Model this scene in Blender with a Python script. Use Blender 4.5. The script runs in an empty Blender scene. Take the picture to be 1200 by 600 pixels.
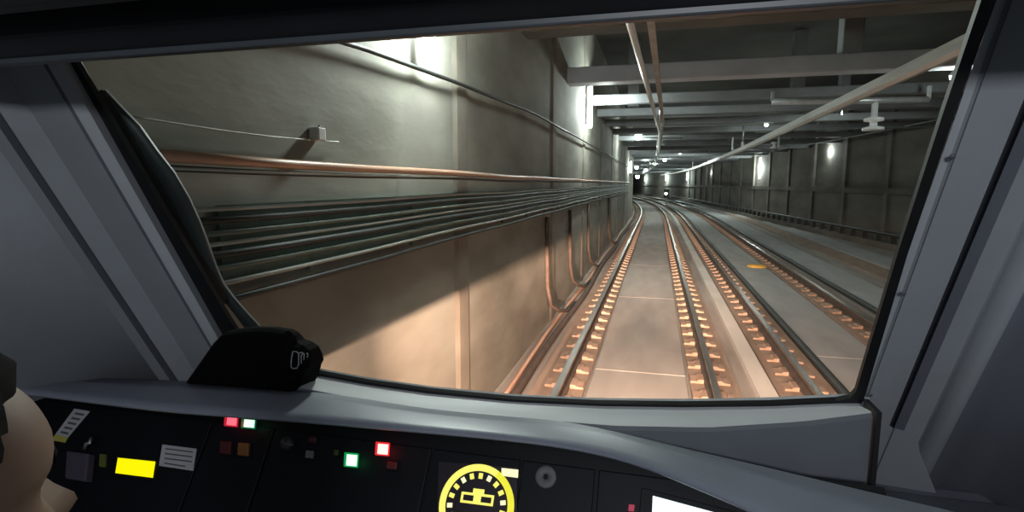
import bpy, bmesh, math, random
from mathutils import Vector, Matrix, noise
random.seed(7)
R = math.radians
scn = bpy.context.scene
col = scn.collection

# ------------------------------------------------------------------ camera
EYE = Vector((0, 0, 2.4))
FPX = 651.0
PITCH = math.atan(85 / FPX)
YAW = math.atan(170 / math.hypot(FPX, 85))
cam = bpy.data.cameras.new('camera'); camo = bpy.data.objects.new('camera', cam)
col.objects.link(camo); camo.location = EYE
camo.rotation_euler = (R(90) - PITCH, 0, YAW)
cam.sensor_width = 36; cam.lens = FPX / 1200 * 36; cam.clip_start = 0.02; cam.clip_end = 500
scn.camera = camo
# ------------------------------------------------------------------ world, exposure
w = bpy.data.worlds.new('world'); scn.world = w; w.use_nodes = True
w.node_tree.nodes['Background'].inputs[0].default_value = (.6, .75, .7, 1)
w.node_tree.nodes['Background'].inputs[1].default_value = .02
vs = scn.view_settings
vs.view_transform = 'Standard'; vs.look = 'None'; vs.gamma = 1; vs.use_curve_mapping = False
vs.exposure = 0.0

P_HEAD = 120        # wide part of each headlamp beam, W
P_WALL = 120       # wall lamps in the tunnel
P_CAB_FILL = 21        # unseen fill lamp added behind the camera


def light(name, kind, loc, power, color=(1, 1, 1), rad=.05, parent=None, **kw):
    l = bpy.data.lights.new(name, kind); l.energy = power; l.color = color
    if kind in ('POINT', 'SPOT'): l.shadow_soft_size = rad
    for k, v in kw.items(): setattr(l, k, v)
    o = bpy.data.objects.new(name, l); col.objects.link(o); o.location = loc
    if parent: attach(o, parent)
    return o


def attach(o, parent):
    o.parent = parent
    o.matrix_parent_inverse = Matrix.Translation(-Vector(parent.location))


# ------------------------------------------------------------------ pixel -> place
def ray(x, y):
    r, u, f = (x - 600) / FPX, (300 - y) / FPX, 1.0
    f2 = f * math.cos(PITCH) + u * math.sin(PITCH); u2 = u * math.cos(PITCH) - f * math.sin(PITCH)
    return Vector((r * math.cos(YAW) - f2 * math.sin(YAW), f2 * math.cos(YAW) + r * math.sin(YAW), u2))


def on_plane(px, P, n):
    d = ray(*px); n = Vector(n)
    return EYE + d * ((Vector(P) - EYE).dot(n) / d.dot(n))


def at_x(px, X): return on_plane(px, (X, 0, 0), (1, 0, 0))
def at_y(px, Y): return on_plane(px, (0, Y, 0), (0, 1, 0))
def at_z(px, Z): return on_plane(px, (0, 0, Z), (0, 0, 1))


TILT = R(62)
WD = Vector((0, math.cos(TILT), -math.sin(TILT)))     # down the windscreen
WN = Vector((0, math.sin(TILT), math.cos(TILT)))      # out of the cab
WP = Vector((0, 1.35, 1.9))
def on_ws(px, off=0.0): return on_plane(px, WP + WN * off, WN)


def interp(pts, x):
    if x <= pts[0][0]:
        (a, b), (c, d) = pts[0], pts[1]
        return b + (d - b) * (x - a) / (c - a)
    for (a, b), (c, d) in zip(pts, pts[1:]):
        if x <= c: return b + (d - b) * (x - a) / (c - a)
    (a, b), (c, d) = pts[-2], pts[-1]
    return b + (d - b) * (x - a) / (c - a)


# ------------------------------------------------------------------ materials
MATS = {}
def M(name, c, rough=.6, metal=0., var=.12, scale=8., stretch=(1, 1, 1), bump=0., bscale=None, emit=None, es=0., c2=None, spec=.5, detail=4):
    if name in MATS: return MATS[name]
    m = bpy.data.materials.new(name); m.use_nodes = True
    nt = m.node_tree; b = nt.nodes['Principled BSDF']
    b.inputs['Roughness'].default_value = rough; b.inputs['Metallic'].default_value = metal
    b.inputs['Specular IOR Level'].default_value = spec
    tc = nt.nodes.new('ShaderNodeTexCoord'); mp = nt.nodes.new('ShaderNodeMapping')
    mp.inputs['Scale'].default_value = stretch
    nt.links.new(tc.outputs['Object'], mp.inputs[0])
    nz = nt.nodes.new('ShaderNodeTexNoise'); nz.inputs['Scale'].default_value = scale; nz.inputs['Detail'].default_value = detail
    nt.links.new(mp.outputs[0], nz.inputs['Vector'])
    rp = nt.nodes.new('ShaderNodeValToRGB')
    rp.color_ramp.elements[0].position = .3; rp.color_ramp.elements[1].position = .72
    a = c2 if c2 else tuple(v * (1 - var * 1.5) for v in c)
    rp.color_ramp.elements[0].color = (*a, 1)
    rp.color_ramp.elements[1].color = (*[min(1, v * (1 + (0 if c2 else var))) for v in c], 1)
    nt.links.new(nz.outputs[0], rp.inputs[0]); nt.links.new(rp.outputs[0], b.inputs['Base Color'])
    if bump:
        bp = nt.nodes.new('ShaderNodeBump'); bp.inputs['Strength'].default_value = bump; bp.inputs['Distance'].default_value = .02
        n2 = nt.nodes.new('ShaderNodeTexNoise'); n2.inputs['Scale'].default_value = bscale or scale * 3; n2.inputs['Detail'].default_value = 3
        nt.links.new(mp.outputs[0], n2.inputs['Vector'])
        nt.links.new(n2.outputs[0], bp.inputs['Height']); nt.links.new(bp.outputs[0], b.inputs['Normal'])
    if emit:
        b.inputs['Emission Color'].default_value = (*emit, 1); b.inputs['Emission Strength'].default_value = es
    MATS[name] = m
    return m


def glass_mat():
    m = bpy.data.materials.new('windscreen_glass'); m.use_nodes = True
    nt = m.node_tree; nt.nodes.remove(nt.nodes['Principled BSDF'])
    out = nt.nodes['Material Output']
    t = nt.nodes.new('ShaderNodeBsdfTransparent'); g = nt.nodes.new('ShaderNodeBsdfGlossy'); g.inputs['Roughness'].default_value = .02
    nz = nt.nodes.new('ShaderNodeTexNoise'); nz.inputs['Scale'].default_value = 3
    rp = nt.nodes.new('ShaderNodeValToRGB'); rp.color_ramp.elements[0].color = (.94, .965, .95, 1); rp.color_ramp.elements[1].color = (.965, .985, .975, 1)
    nt.links.new(nz.outputs[0], rp.inputs[0]); nt.links.new(rp.outputs[0], t.inputs[0])
    mx = nt.nodes.new('ShaderNodeMixShader'); fr = nt.nodes.new('ShaderNodeLayerWeight'); fr.inputs[0].default_value = .12
    mu = nt.nodes.new('ShaderNodeMath'); mu.operation = 'MULTIPLY'; mu.inputs[1].default_value = .35
    nt.links.new(fr.outputs['Fresnel'], mu.inputs[0])
    nt.links.new(mu.outputs[0], mx.inputs[0]); nt.links.new(t.outputs[0], mx.inputs[1]); nt.links.new(g.outputs[0], mx.inputs[2])
    nt.links.new(mx.outputs[0], out.inputs[0])
    return m


CAB = M('cab_plastic', (.30, .318, .345), .55, var=.05, scale=5, bump=.05, bscale=220)
CABD = M('cab_plastic_dark', (.10, .108, .13), .6, var=.08, scale=5)
LEDGE = M('ledge_paint', (.62, .63, .65), .5, var=.04, scale=6)
HOOD = M('hood_plastic', (.25, .27, .33), .42, var=.07, scale=4, bump=.04, bscale=260)
BLACK = M('black_panel', (.004, .0045, .006), .5, var=.2, scale=20, spec=.2)
PANEL = M('console_plate', (.005, .0055, .008), .5, var=.15, scale=12, spec=.2)
RUBBER = M('black_rubber', (.006, .006, .007), .55, var=.2, scale=20)
FABRIC = M('black_fabric', (.0025, .0025, .0025), .85, var=.3, scale=60, bump=.3, bscale=300, spec=.1)
HEADERM = M('header_dark', (.014, .016, .02), .5, var=.2, scale=6)
CONC = M('wall_concrete', (.33, .328, .285), .85, scale=2.2, stretch=(1, .35, 1), c2=(.19, .18, .152), bump=.25, bscale=9)
CONCDIM = M('pilaster_concrete_dim', (.27, .25, .21), .85, scale=2.5, stretch=(1, .6, 1), c2=(.18, .16, .13), bump=.2, bscale=9)  # light falloff on the pilasters put into a darker brown
CONCR = M('wall_concrete_grimy', (.20, .185, .165), .9, scale=.9, stretch=(1, .5, 1.5), c2=(.11, .10, .09), bump=.2, bscale=6)
CEILM = M('ceiling_soot', (.055, .055, .045), .9, scale=.8, c2=(.03, .03, .025))
BEAMM = M('beam_paint', (.22, .235, .25), .7, var=.15, scale=1.5)
BEAMLIT = M('beam_lit_look', (.50, .53, .58), .6, var=.12, scale=1.5)  # lit look of the second beam put into its colour
BEAMB = M('beam_brown', (.10, .095, .078), .8, var=.2, scale=1.5)
FLOORM = M('trackbed', (.40, .375, .35), .9, scale=1.5, stretch=(2.5, .3, 1), c2=(.27, .235, .21), bump=.15, bscale=12)
SLABCOOL = M('slab_cool_light', (.46, .475, .485), .85, scale=1.6, stretch=(2, .5, 1), c2=(.36, .37, .375), bump=.1, bscale=14)  # cooler copy of the slab, neutral lamp light put into its colour
SLAB = M('slab_concrete', (.43, .41, .39), .85, scale=1.6, stretch=(2, .5, 1), c2=(.33, .31, .29), bump=.1, bscale=14)
PLINTH = M('plinth_rusty', (.40, .30, .235), .9, scale=3, stretch=(3, .5, 1), c2=(.27, .19, .145), bump=.2)
RUST = M('fastener_rust', (.48, .34, .26), .8, scale=9, c2=(.34, .23, .165))
RAILM = M('rail_steel', (.30, .285, .27), .36, metal=.85, var=.15, scale=5, stretch=(6, .3, 6))
RAILW = M('rail_web_rust', (.10, .07, .055), .8, var=.2, scale=6)
PIPEM = M('pipe_copper_paint', (.62, .36, .24), .45, var=.12, scale=4, stretch=(4, .5, 4))
CABLEG = M('cable_grey', (.42, .45, .42), .5, var=.15, scale=5, stretch=(4, .4, 4))
CABLED = M('cable_dark', (.03, .035, .033), .6, var=.2, scale=5)
CABLEM = M('cable_green_grey', (.14, .18, .15), .6, var=.2, scale=5)
TRAYM = M('tray_green', (.16, .215, .165), .6, var=.15, scale=4)
STEEL = M('galvanised', (.50, .51, .52), .4, metal=.6, var=.12, scale=6)
ALU = M('conductor_aluminium', (.62, .62, .60), .35, metal=.5, var=.08, scale=5, stretch=(5, .3, 5))
BRONZE = M('conductor_bronze', (.34, .32, .28), .5, metal=.4, var=.15, scale=5)
CERAM = M('insulator_white', (.75, .76, .76), .3, var=.06, scale=6)
LAMPM = M('lamp_diffuser', (.9, .95, .95), .4, var=.02, emit=(.93, 1, .97), es=14)
LAMPC = M('lamp_case', (.35, .37, .38), .5, var=.1, scale=8)
YELLOWP = M('yellow_paint', (.75, .45, .08), .6, var=.15, scale=8)
PAPER = M('label_paper', (.40, .40, .42), .8, var=.06, scale=30)
INK = M('label_ink', (.08, .08, .09), .8, var=.1)
SKIN = M('skin', (.30, .17, .115), .55, var=.08, scale=14)
HAIR = M('hair', (.006, .005, .0045), .9, var=.3, scale=60, stretch=(1, .2, 1), spec=.1)
CLOTH = M('uniform_navy', (.02, .024, .035), .85, var=.2, scale=30)
SEATM = M('seat_fabric', (.03, .035, .045), .9, var=.2, scale=40)
FLOORC = M('cab_floor', (.05, .05, .055), .7, var=.2, scale=12)
def lit(name, c, s, core=None): return M(name, core or c, .4, var=.02, emit=c, es=s)


# ------------------------------------------------------------------ mesh builder
class MB:
    def __init__(s): s.v = []; s.f = []; s.mi = []; s.sm = []
    def add(s, vs_, fs, mi=0, sm=False):
        b = len(s.v); s.v += [tuple(v) for v in vs_]
        for f in fs: s.f.append([b + i for i in f]); s.mi.append(mi); s.sm.append(sm)
        return s
    def box(s, a, b, mi=0):
        (x0, y0, z0), (x1, y1, z1) = a, b
        return s.add([(x0,y0,z0),(x1,y0,z0),(x1,y1,z0),(x0,y1,z0),(x0,y0,z1),(x1,y0,z1),(x1,y1,z1),(x0,y1,z1)],
                     [(0,3,2,1),(4,5,6,7),(0,1,5,4),(1,2,6,5),(2,3,7,6),(3,0,4,7)], mi)
    def hull8(s, bot, top, mi=0, sm=False):      # two matching polygons
        n = len(bot)
        fs = [tuple(range(n))[::-1], tuple(range(n, 2 * n))] + [(i, (i + 1) % n, n + (i + 1) % n, n + i) for i in range(n)]
        return s.add(list(bot) + list(top), fs, mi, sm)
    def sweep(s, path, prof, mi=0, sm=False, up=Vector((0, 0, 1)), cap=True):
        path = [Vector(p) for p in path]; vs_ = []
        for i, p in enumerate(path):
            t = (path[min(i + 1, len(path) - 1)] - path[max(i - 1, 0)]).normalized()
            x = t.cross(up)
            x = x.normalized() if x.length > 1e-5 else Vector((1, 0, 0))
            y = x.cross(t).normalized()
            pr = prof(i) if callable(prof) else prof
            n = len(pr)
            vs_ += [p + x * a + y * b for a, b in pr]
        fs = []
        for i in range(len(path) - 1):
            for k in range(n):
                fs.append((i * n + k, i * n + (k + 1) % n, (i + 1) * n + (k + 1) % n, (i + 1) * n + k))
        if cap: fs += [tuple(range(n))[::-1], tuple((len(path) - 1) * n + k for k in range(n))]
        return s.add(vs_, fs, mi, sm)
    def tube(s, path, r, n=8, mi=0, up=Vector((0, 0, 1))):
        rr = r if callable(r) else (lambda i: r)
        return s.sweep(path, lambda i: [(rr(i) * math.cos(2 * math.pi * k / n), rr(i) * math.sin(2 * math.pi * k / n)) for k in range(n)], mi, True, up)
    def grid(s, rows, mi=0, sm=False):
        m = len(rows[0]); vs_ = [p for r in rows for p in r]
        return s.add(vs_, [(i * m + j, i * m + j + 1, (i + 1) * m + j + 1, (i + 1) * m + j) for i in range(len(rows) - 1) for j in range(m - 1)], mi, sm)
    def lathe(s, c, prof, ax=(0, 0, 1), n=20, mi=0, sm=True):
        ax = Vector(ax).normalized(); u = ax.orthogonal().normalized(); v = ax.cross(u); c = Vector(c)
        rows = [[c + ax * h + (u * math.cos(2*math.pi*k/n) + v * math.sin(2*math.pi*k/n)) * r for k in range(n + 1)] for r, h in prof]
        return s.grid(rows, mi, sm)
    def build(s, name, mats, parent=None, bevel=0, fix=True):
        me = bpy.data.meshes.new(name); me.from_pydata(s.v, [], s.f)
        for m in (mats if isinstance(mats, (list, tuple)) else [mats]): me.materials.append(m)
        for p, i, q in zip(me.polygons, s.mi, s.sm): p.material_index = i; p.use_smooth = q
        if fix:
            bm = bmesh.new(); bm.from_mesh(me); bmesh.ops.remove_doubles(bm, verts=bm.verts, dist=1e-6)
            bmesh.ops.recalc_face_normals(bm, faces=bm.faces); bm.to_mesh(me); bm.free()
        o = bpy.data.objects.new(name, me); col.objects.link(o)
        if parent: attach(o, parent)
        if bevel:
            b = o.modifiers.new('bevel', 'BEVEL'); b.width = bevel; b.segments = 2; b.limit_method = 'ANGLE'
        return o


def thing(name, label, cat, loc=(0, 0, 0), group=None):
    o = bpy.data.objects.new(name, None); col.objects.link(o); o.location = loc
    o.empty_display_size = .1
    return tag(o, label, cat, group)
def tag(o, label, cat, group=None):
    o['label'] = label; o['category'] = cat
    if group: o['group'] = group
    return o
def struct(o, label, cat):
    o['kind'] = 'structure'; o['label'] = label; o['category'] = cat
    return o


# ================================================================== TUNNEL (the setting)
def cx(Y): return -(max(0, Y - 35) ** 2) / 760.0
def ys(a, b, near=1.0):
    out = [a]; y = a
    while y < b:
        y += near if y < 34 else 2.5
        out.append(min(y, b))
    return out
def along(X, Z, a, b, near=3.0): return [Vector((X + cx(y), y, Z)) for y in ys(a, b, near)]
WX = -1.75
FAR = 150

mb = MB()
YS = ys(-6, FAR, 3)
mb.grid([[(-1.95 + cx(y), y, -.25) for y in YS], [(-1.95 + cx(y), y, 0) for y in YS], [(12 + cx(y), y, 0) for y in YS], [(12 + cx(y), y, -.25) for y in YS]])
floor = struct(mb.build('floor', FLOORM), 'brown stained concrete trackbed of the tunnel under the rails', 'floor')
# slabs between the rails
def slab(X0, X1, Y0, Y1, mat, z=.035):
    m = MB(); yy = [Y0 + (Y1 - Y0) * i / 2 for i in range(3)]
    m.hull8([(X0 + cx(Y0), Y0, -.02), (X1 + cx(Y0), Y0, -.02), (X1 + cx(Y1), Y1, -.02), (X0 + cx(Y1), Y1, -.02)],
            [(X0 + cx(Y0), Y0, z), (X1 + cx(Y0), Y0, z), (X1 + cx(Y1), Y1, z), (X0 + cx(Y1), Y1, z)])
    return m.build('slab', mat, floor, bevel=.008)
y = 2.2
while y < 75:
    slab(-.70, .42, y, y + 4.74, SLAB)
    slab(2.16, 3.05, y + 1.3, y + 1.3 + 4.74, SLABCOOL)
    slab(4.15, 5.0, y + 2.3, y + 2.3 + 4.74, SLABCOOL, .05)
    slab(6.35, 7.3 - max(0, y - 24) * .08, y + 1.9, y + 1.9 + 4.74, SLABCOOL, .05)
    y += 4.76
for X0, X1, nm in ((-1.34, -.74, 'plinth'), (.46, 1.0, 'plinth'), (1.42, 2.06, 'plinth'), (3.1, 3.82, 'plinth'), (5.6, 6.3, 'plinth')):
    MB().sweep(along((X0 + X1) / 2, .0, 1.8, 110), [(-(X1-X0)/2, -.02), ((X1-X0)/2, -.02), ((X1-X0)/2, .03), (-(X1-X0)/2, .03)]).build(nm, PLINTH, floor)

# walls
mb = MB()
mb.grid([[(WX + cx(y), y, z) for y in YS] for z in (-.25, 1.0, 2.2, 3.4, 5.2, 6.6)])
mb.grid([[(WX - .25 + cx(y), y, z) for y in YS] for z in (-.25, 6.6)])
wl = struct(mb.build('wall_left', CONC), 'grey-green concrete tunnel wall close beside the left rail', 'wall')
for Y in (4.5, 9.2, 13.3, 17.6, 22, 26.5, 31, 35.5, 40):
    w_ = .75
    MB().hull8([(WX - .05 + cx(Y), Y, 0), (WX + .022 + cx(Y), Y + .25, 0), (WX + .022 + cx(Y + w_), Y + w_ - .25, 0), (WX - .05 + cx(Y + w_), Y + w_, 0)],
               [(WX - .05 + cx(Y), Y, 6.4), (WX + .022 + cx(Y), Y + .25, 6.4), (WX + .022 + cx(Y + w_), Y + w_ - .25, 6.4), (WX - .05 + cx(Y + w_), Y + w_, 6.4)]).build('pilaster', CONCDIM, wl)
def rwx(Y): return 11.2 - .092 * Y if Y < 60 else 5.68 + cx(Y) - cx(60)
mb = MB()
mb.grid([[(rwx(y), y, z) for y in YS] for z in (-.25, 1.0, 3, 5, 6.6)])
mb.grid([[(rwx(y) + .3, y, z) for y in YS] for z in (-.25, 6.6)])
wr = struct(mb.build('wall_right', CONCR), 'dark grimy concrete wall on the far right of the cavern', 'wall')
MB().sweep([(rwx(y) - .05, y, 2.1) for y in YS], [(-.06, -.12), (.06, -.12), (.06, .12), (-.06, .12)]).build('ledge', CONCR, wr)
MB().sweep([(rwx(y) - .14, y, .17) for y in YS], [(-.15, -.17), (.15, -.17), (.15, .17), (-.15, .17)]).build('wall_base', CONCR, wr)
for k in range(16):
    Y = 17 + k * 4.0
    MB().box((rwx(Y) - .12, Y, .3), (rwx(Y) + .05, Y + .45, 6.2)).build('pilaster', CONCR, wr)
mb = MB()
mb.grid([[(-2.0 + cx(y), y, 6.4) for y in YS], [(12 + cx(y), y, 6.4) for y in YS]])
mb.grid([[(-2.0 + cx(y), y, 6.7) for y in YS], [(12 + cx(y), y, 6.7) for y in YS]])
ceil = struct(mb.build('ceiling', CEILM), 'dark sooty concrete roof of the tunnel above the beams', 'ceiling')
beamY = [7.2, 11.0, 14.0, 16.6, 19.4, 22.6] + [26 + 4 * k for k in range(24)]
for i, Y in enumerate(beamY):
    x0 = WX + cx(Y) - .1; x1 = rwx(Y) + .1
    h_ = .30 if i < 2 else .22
    MB().box((x0, Y, 4.32), (x1, Y + (.42 if i < 2 else .28), 4.32 + h_)).build('beam', BEAMB if i == 0 else (BEAMLIT if i == 1 else BEAMM), ceil, bevel=.03)
for X, Y in ((3.0, 10.95), (6.6, 10.95), (3.4, 16.6), (-.9, 16.7), (6.2, 22.6)):
    MB().box((X, Y + .04, 4.6), (X + .32, Y + .38, 6.45)).build('hanger_post', BEAMM, ceil, bevel=.02)
# end of the visible tunnel
struct(MB().box((-40, FAR, -.3), (20, FAR + .4, 6.7)).build('wall_end', CONC), 'concrete closing the far bend of the tunnel', 'wall')
struct(MB().box((-2, -6.4, -.3), (12, -6, 6.7)).build('wall_behind', CONCR), 'concrete tunnel wall behind the train', 'wall')

# ================================================================== TUNNEL things
railprof = [(-.07, 0), (.07, 0), (.07, .018), (.014, .035), (.014, .10), (.036, .112), (.036, .145), (-.036, .145), (-.036, .112), (-.014, .10), (-.014, .035), (-.07, .018)]
RX = [(-.98, 'steel rail nearest the left tunnel wall, first of four', -1), (.69, 'steel rail second from the left wall, right rail of our track', 1),
      (1.73, 'steel rail third from the left wall, left rail of the next track', -1), (3.42, 'steel rail fourth from the left wall, beside the dark gutter', 1)]
fmesh = []
for sg in (-1, 1):
    pr = [(.072, 0), (.225, 0), (.225, .026), (.15, .03), (.13, .05), (.072, .05)]
    fo = MB().hull8([(sg * a, -.11, b) for a, b in pr], [(sg * a, .11, b) for a, b in pr]).build('fastener', RUST)
    fmesh.append(fo.data); bpy.data.objects.remove(fo)
for X, lab, s in RX:
    t = thing('rail', lab, 'rail', (X, 4, .03), 'running rails')
    m = MB(); m.sweep(along(X, .06, 1.8, 120, 2), railprof)
    ro = m.build('rail_section', [RAILW, RAILM], t)
    for p in ro.data.polygons:
        if p.center.z > .16: p.material_index = 1
    for k in range(76):
        Y = 3.0 + k * .55
        for q in fmesh:
            o = bpy.data.objects.new('fastener', q); col.objects.link(o)
            o.location = (X + cx(Y), Y, .028); attach(o, t)
# strip between tracks, gutters, hoses
mb = MB(); mb.sweep(along(1.27, .03, 2, 90), [(-.10, -.03), (.10, -.03), (.10, .05), (-.10, .05)])
tag(mb.build('cable_trough', M('trough_pale', (.72, .69, .65), .7, var=.1, scale=2, stretch=(2, .4, 1))), 'pale narrow concrete cable trough between the two tracks', 'trough')
for X, lab in ((2.11, 'black hose running along the floor in the middle of the next track'), (4.0, 'thick black hose along the floor right of the next track')):
    tag(MB().tube(along(X, .06, 2, 80), .055).build('floor_hose', CABLED), lab, 'hose', 'hoses on the trackbed')
mb = MB(); mb.sweep([(rwx(y) - .75, y, .14) for y in YS], [(-.2, -.14), (.2, -.14), (.2, .1), (-.2, .1)])
t = thing('trough_kerb', 'dark kerb with stub posts along the foot of the right wall', 'kerb', (rwx(24) - .75, 24, 0))
mb.build('kerb', CONCR, t)
for k in range(44):
    Y = 15 + k * 1.1
    MB().box((rwx(Y) - .9, Y, .2), (rwx(Y) - .72, Y + .2, .5)).build('post', CABLED, t)
MB().tube([(rwx(y) - .7, y, .53) for y in YS], .06).build('top_rail', CABLED, t)
bp = at_z((887, 312), .05)
m = MB(); m.lathe((bp.x, bp.y, .03), [(0, .07), (.2, .065), (.26, .04), (.27, 0)], n=20)
tag(m.build('track_beacon', YELLOWP), 'round yellow beacon plate on the slab of the next track', 'beacon')

# left floor clutter: pipes beside the left rail
for X, r, mt, lab in ((-1.45, .05, RAILW, 'rusty brown pipe along the floor between wall and left rail'), (-1.6, .035, PIPEM, 'thin copper-brown pipe along the foot of the left wall')):
    p = [Vector((X + cx(y) + .03 * math.sin(y * .7 + X * 9), y, r + .0)) for y in ys(2.2, 60, 1.2)]
    tag(MB().tube(p, r).build('floor_pipe', mt), lab, 'pipe', 'pipes by the left rail')

# cables on the left wall (heights read where each meets the wall)
def cable_z(y400): return at_x((400, y400), WX).z
def wall_cable(name, pts, r, mt, lab, cat, grp=None, a=1.5, b=36, off=0):
    P = []
    for y in ys(a, b, .8):
        z = interp(pts, y) if y < pts[-1][0] else pts[-1][1]
        P.append(Vector((WX + .02 + r + off + cx(y), y, z + .005 * math.sin(y * 1.7))))
    return tag(MB().tube(P, r, 8).build(name, mt), lab, cat, grp)
upper = [(1.5, at_x((385, 45), WX).z - .12), (at_x((385, 45), WX).y, at_x((385, 45), WX).z), (at_x((615, 130), WX).y, at_x((615, 130), WX).z), (14, at_x((690, 170), WX).z)]
wall_cable('wall_cable', upper, .017, CABLED, 'lone dark cable highest on the left wall, sagging below the lamp', 'cable', off=.02)
wall_cable('wall_pipe', [(1, 2.497), (7, 2.478), (20, 2.47)], .022, PIPEM, 'copper-coloured pipe at eye level along the left wall', 'pipe', off=.03)
wall_cable('wall_cable', [(1, 2.455), (7, 2.43), (20, 2.43)], .012, CABLED, 'thin black cable just under the copper-coloured pipe', 'cable', off=.02)
wall_cable('wall_cable', [(1, 2.452), (7, 2.45), (20, 2.45)], .006, CABLEG, 'pale wire between the copper-coloured pipe and the black cable', 'wire', off=.055, b=30)
z0 = at_x((160, 139), WX); z1 = at_x((385, 166), WX)
tag(MB().tube([(WX + .03, y, interp([(z0.y, z0.z), (z1.y, z1.z)], y) - .012 * math.sin((y - z0.y) / (z1.y - z0.y) * math.pi)) for y in [1.5 + i * .1 for i in range(14)]], .004, 6).build('wall_wire', CABLEG),
    'thin pale wire sagging above the copper-coloured pipe to a small white box', 'wire')
b = at_x((378, 157), WX + .06)
t = thing('junction_box', 'small white junction box on the left wall above the copper-coloured pipe', 'box', (WX, b.y, b.z))
MB().box((WX, b.y - .035, b.z - .035), (WX + .06, b.y + .035, b.z + .035)).build('case', CERAM, t, bevel=.008)
MB().box((WX + .05, b.y - .02, b.z + .03), (WX + .058, b.y + .02, b.z + .045)).build('lid_clip', STEEL, t)
mb = MB(); mb.sweep([Vector((WX + cx(y) + .012, y, (cable_z(231) + cable_z(301)) / 2)) for y in ys(1.9, 36, 1)], [(-.008, -.16), (.008, -.16), (.008, .16), (-.008, .16)])
t = thing('cable_tray', 'dull green backing tray behind the bundle of wall cables', 'tray', (WX, 2, 2.1))
mb.build('back_plate', TRAYM, t)
for k in range(27):
    Y = 2.5 + k * 1.25
    MB().box((WX + cx(Y), Y, cable_z(308)), (WX + cx(Y) + .024, Y + .03, cable_z(233))).build('bracket', CABLEM, t)
words = ['uppermost', 'second from top', 'third from top', 'fourth from top', 'fifth from top', 'sixth from top', 'lowest']
spec = [(236, .010, CABLEG), (245, .015, CABLED), (256, .013, CABLEM), (265, .010, CABLEG), (274, .016, CABLED), (285, .014, CABLEM), (298, .012, CABLEG)]
for (yy, r, mt), wd in zip(spec, words):
    c = {CABLEG: 'pale grey', CABLED: 'black', CABLEM: 'grey-green'}[mt]
    wall_cable('wall_cable', [(1, cable_z(yy)), (9, cable_z(yy)), (20, cable_z(yy) + .02)], r, mt, f'{c} cable, {wd} in the bundle on the green tray', 'cable', 'cables in the wall bundle', off=.008, a=1.5)
wall_cable('wall_cable', [(1, cable_z(313)), (9, cable_z(313)), (20, cable_z(313))], .016, CABLED, 'thick black cable hanging just below the green tray', 'cable', off=.0)
# drops of hose on the lit foot of the wall
for i, (Y, lab) in enumerate(((8.9, 'nearest dark hose dropping down the lit left wall'), (11.4, 'second dark hose dropping down the lit left wall'), (14.6, 'third dark hose dropping down the lit left wall'), (21, 'farthest dark hose dropping down the lit left wall'))):
    P = [Vector((WX + .04, Y, 1.86)), Vector((WX + .04, Y, 1.3)), Vector((WX + .05, Y + .02, .7)), Vector((WX + .09, Y + .1, .38)), Vector((WX + .16, Y + .5, .2)), Vector((WX + .22, Y + 1.1, .07)), Vector((WX + .24, Y + 1.9, .05))]
    tag(MB().tube(P, .035, 8).build('drop_hose', RAILW), lab, 'hose', 'hoses down the left wall')

# overhead conductor rails
def conductor(P, lab, r, mat, hangs):
    t = thing('conductor_rail', lab, 'conductor rail', P[0], 'overhead conductor rails')
    MB().sweep(P, [(-r, -r * .7), (-r * .35, -r * 1.3), (r * .35, -r * 1.3), (r, -r * .7), (r * .6, r * 1.2), (-r * .6, r * 1.2)]).build('bar', mat, t)
    for Y in hangs:
        i = min(range(len(P)), key=lambda k: abs(P[k].y - Y)); p = P[i]
        top = p.z + .72
        h = MB(); h.tube([(p.x, p.y, p.z + r), (p.x, p.y, top)], .018, 8, up=Vector((0, 1, 0))); h.build('hanger_rod', STEEL, t)
        s = MB(); s.lathe((p.x, p.y, p.z + r), [(.0, 0), (.05, 0), (.05, .03), (.028, .04), (.055, .07), (.028, .1), (.055, .13), (.02, .16), (0, .16)], n=14); s.build('insulator', CERAM, t)
    return t
a = at_z((735, 13), 3.55); b = at_z((773, 153), 3.55)
P = [a + (a - b) * .25, a, a.lerp(b, .5), b] + [Vector((.1 - (y - 13) * .012 + cx(y), y, 3.55)) for y in (19, 25, 31, 37, 43, 50, 58, 66, 75)]
cr = conductor(P, 'overhead conductor rail running above our own track', .028, ALU, (12, 25, 37, 50))
P2 = [p + Vector((.13 * max(0, 1 - (p.y - 3) / 20), 0, .16)) for p in P]
MB().sweep(P2, [(-.03, -.025), (.03, -.025), (.03, .025), (-.03, .025)]).build('feeder_bar', BRONZE, cr)['label'] = 'brownish feeder bar above the conductor rail'
a = at_x((1135, 50), 2.56); b = at_x((870, 175), 2.56)
P = [a + (a - b) * .25, a, a.lerp(b, .33), a.lerp(b, .66), b] + [Vector((2.56 + cx(y), y, b.z)) for y in (25, 31, 37, 43, 50, 58, 66, 75)]
conductor(P, 'thick pale conductor rail slanting above the next track', .062, ALU, (19, 31, 43))
wp = [at_x((1140, 132), 9.2), at_x((1100, 140), 8.6), at_x((990, 162), 7.6), at_x((880, 181), 6.4), at_x((840, 189), 5.6)]
tag(MB().tube(wp, .022, 6).build('overhead_wire', CABLEG), 'thin pale wire strung along the right wall below the beams', 'wire')

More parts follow.
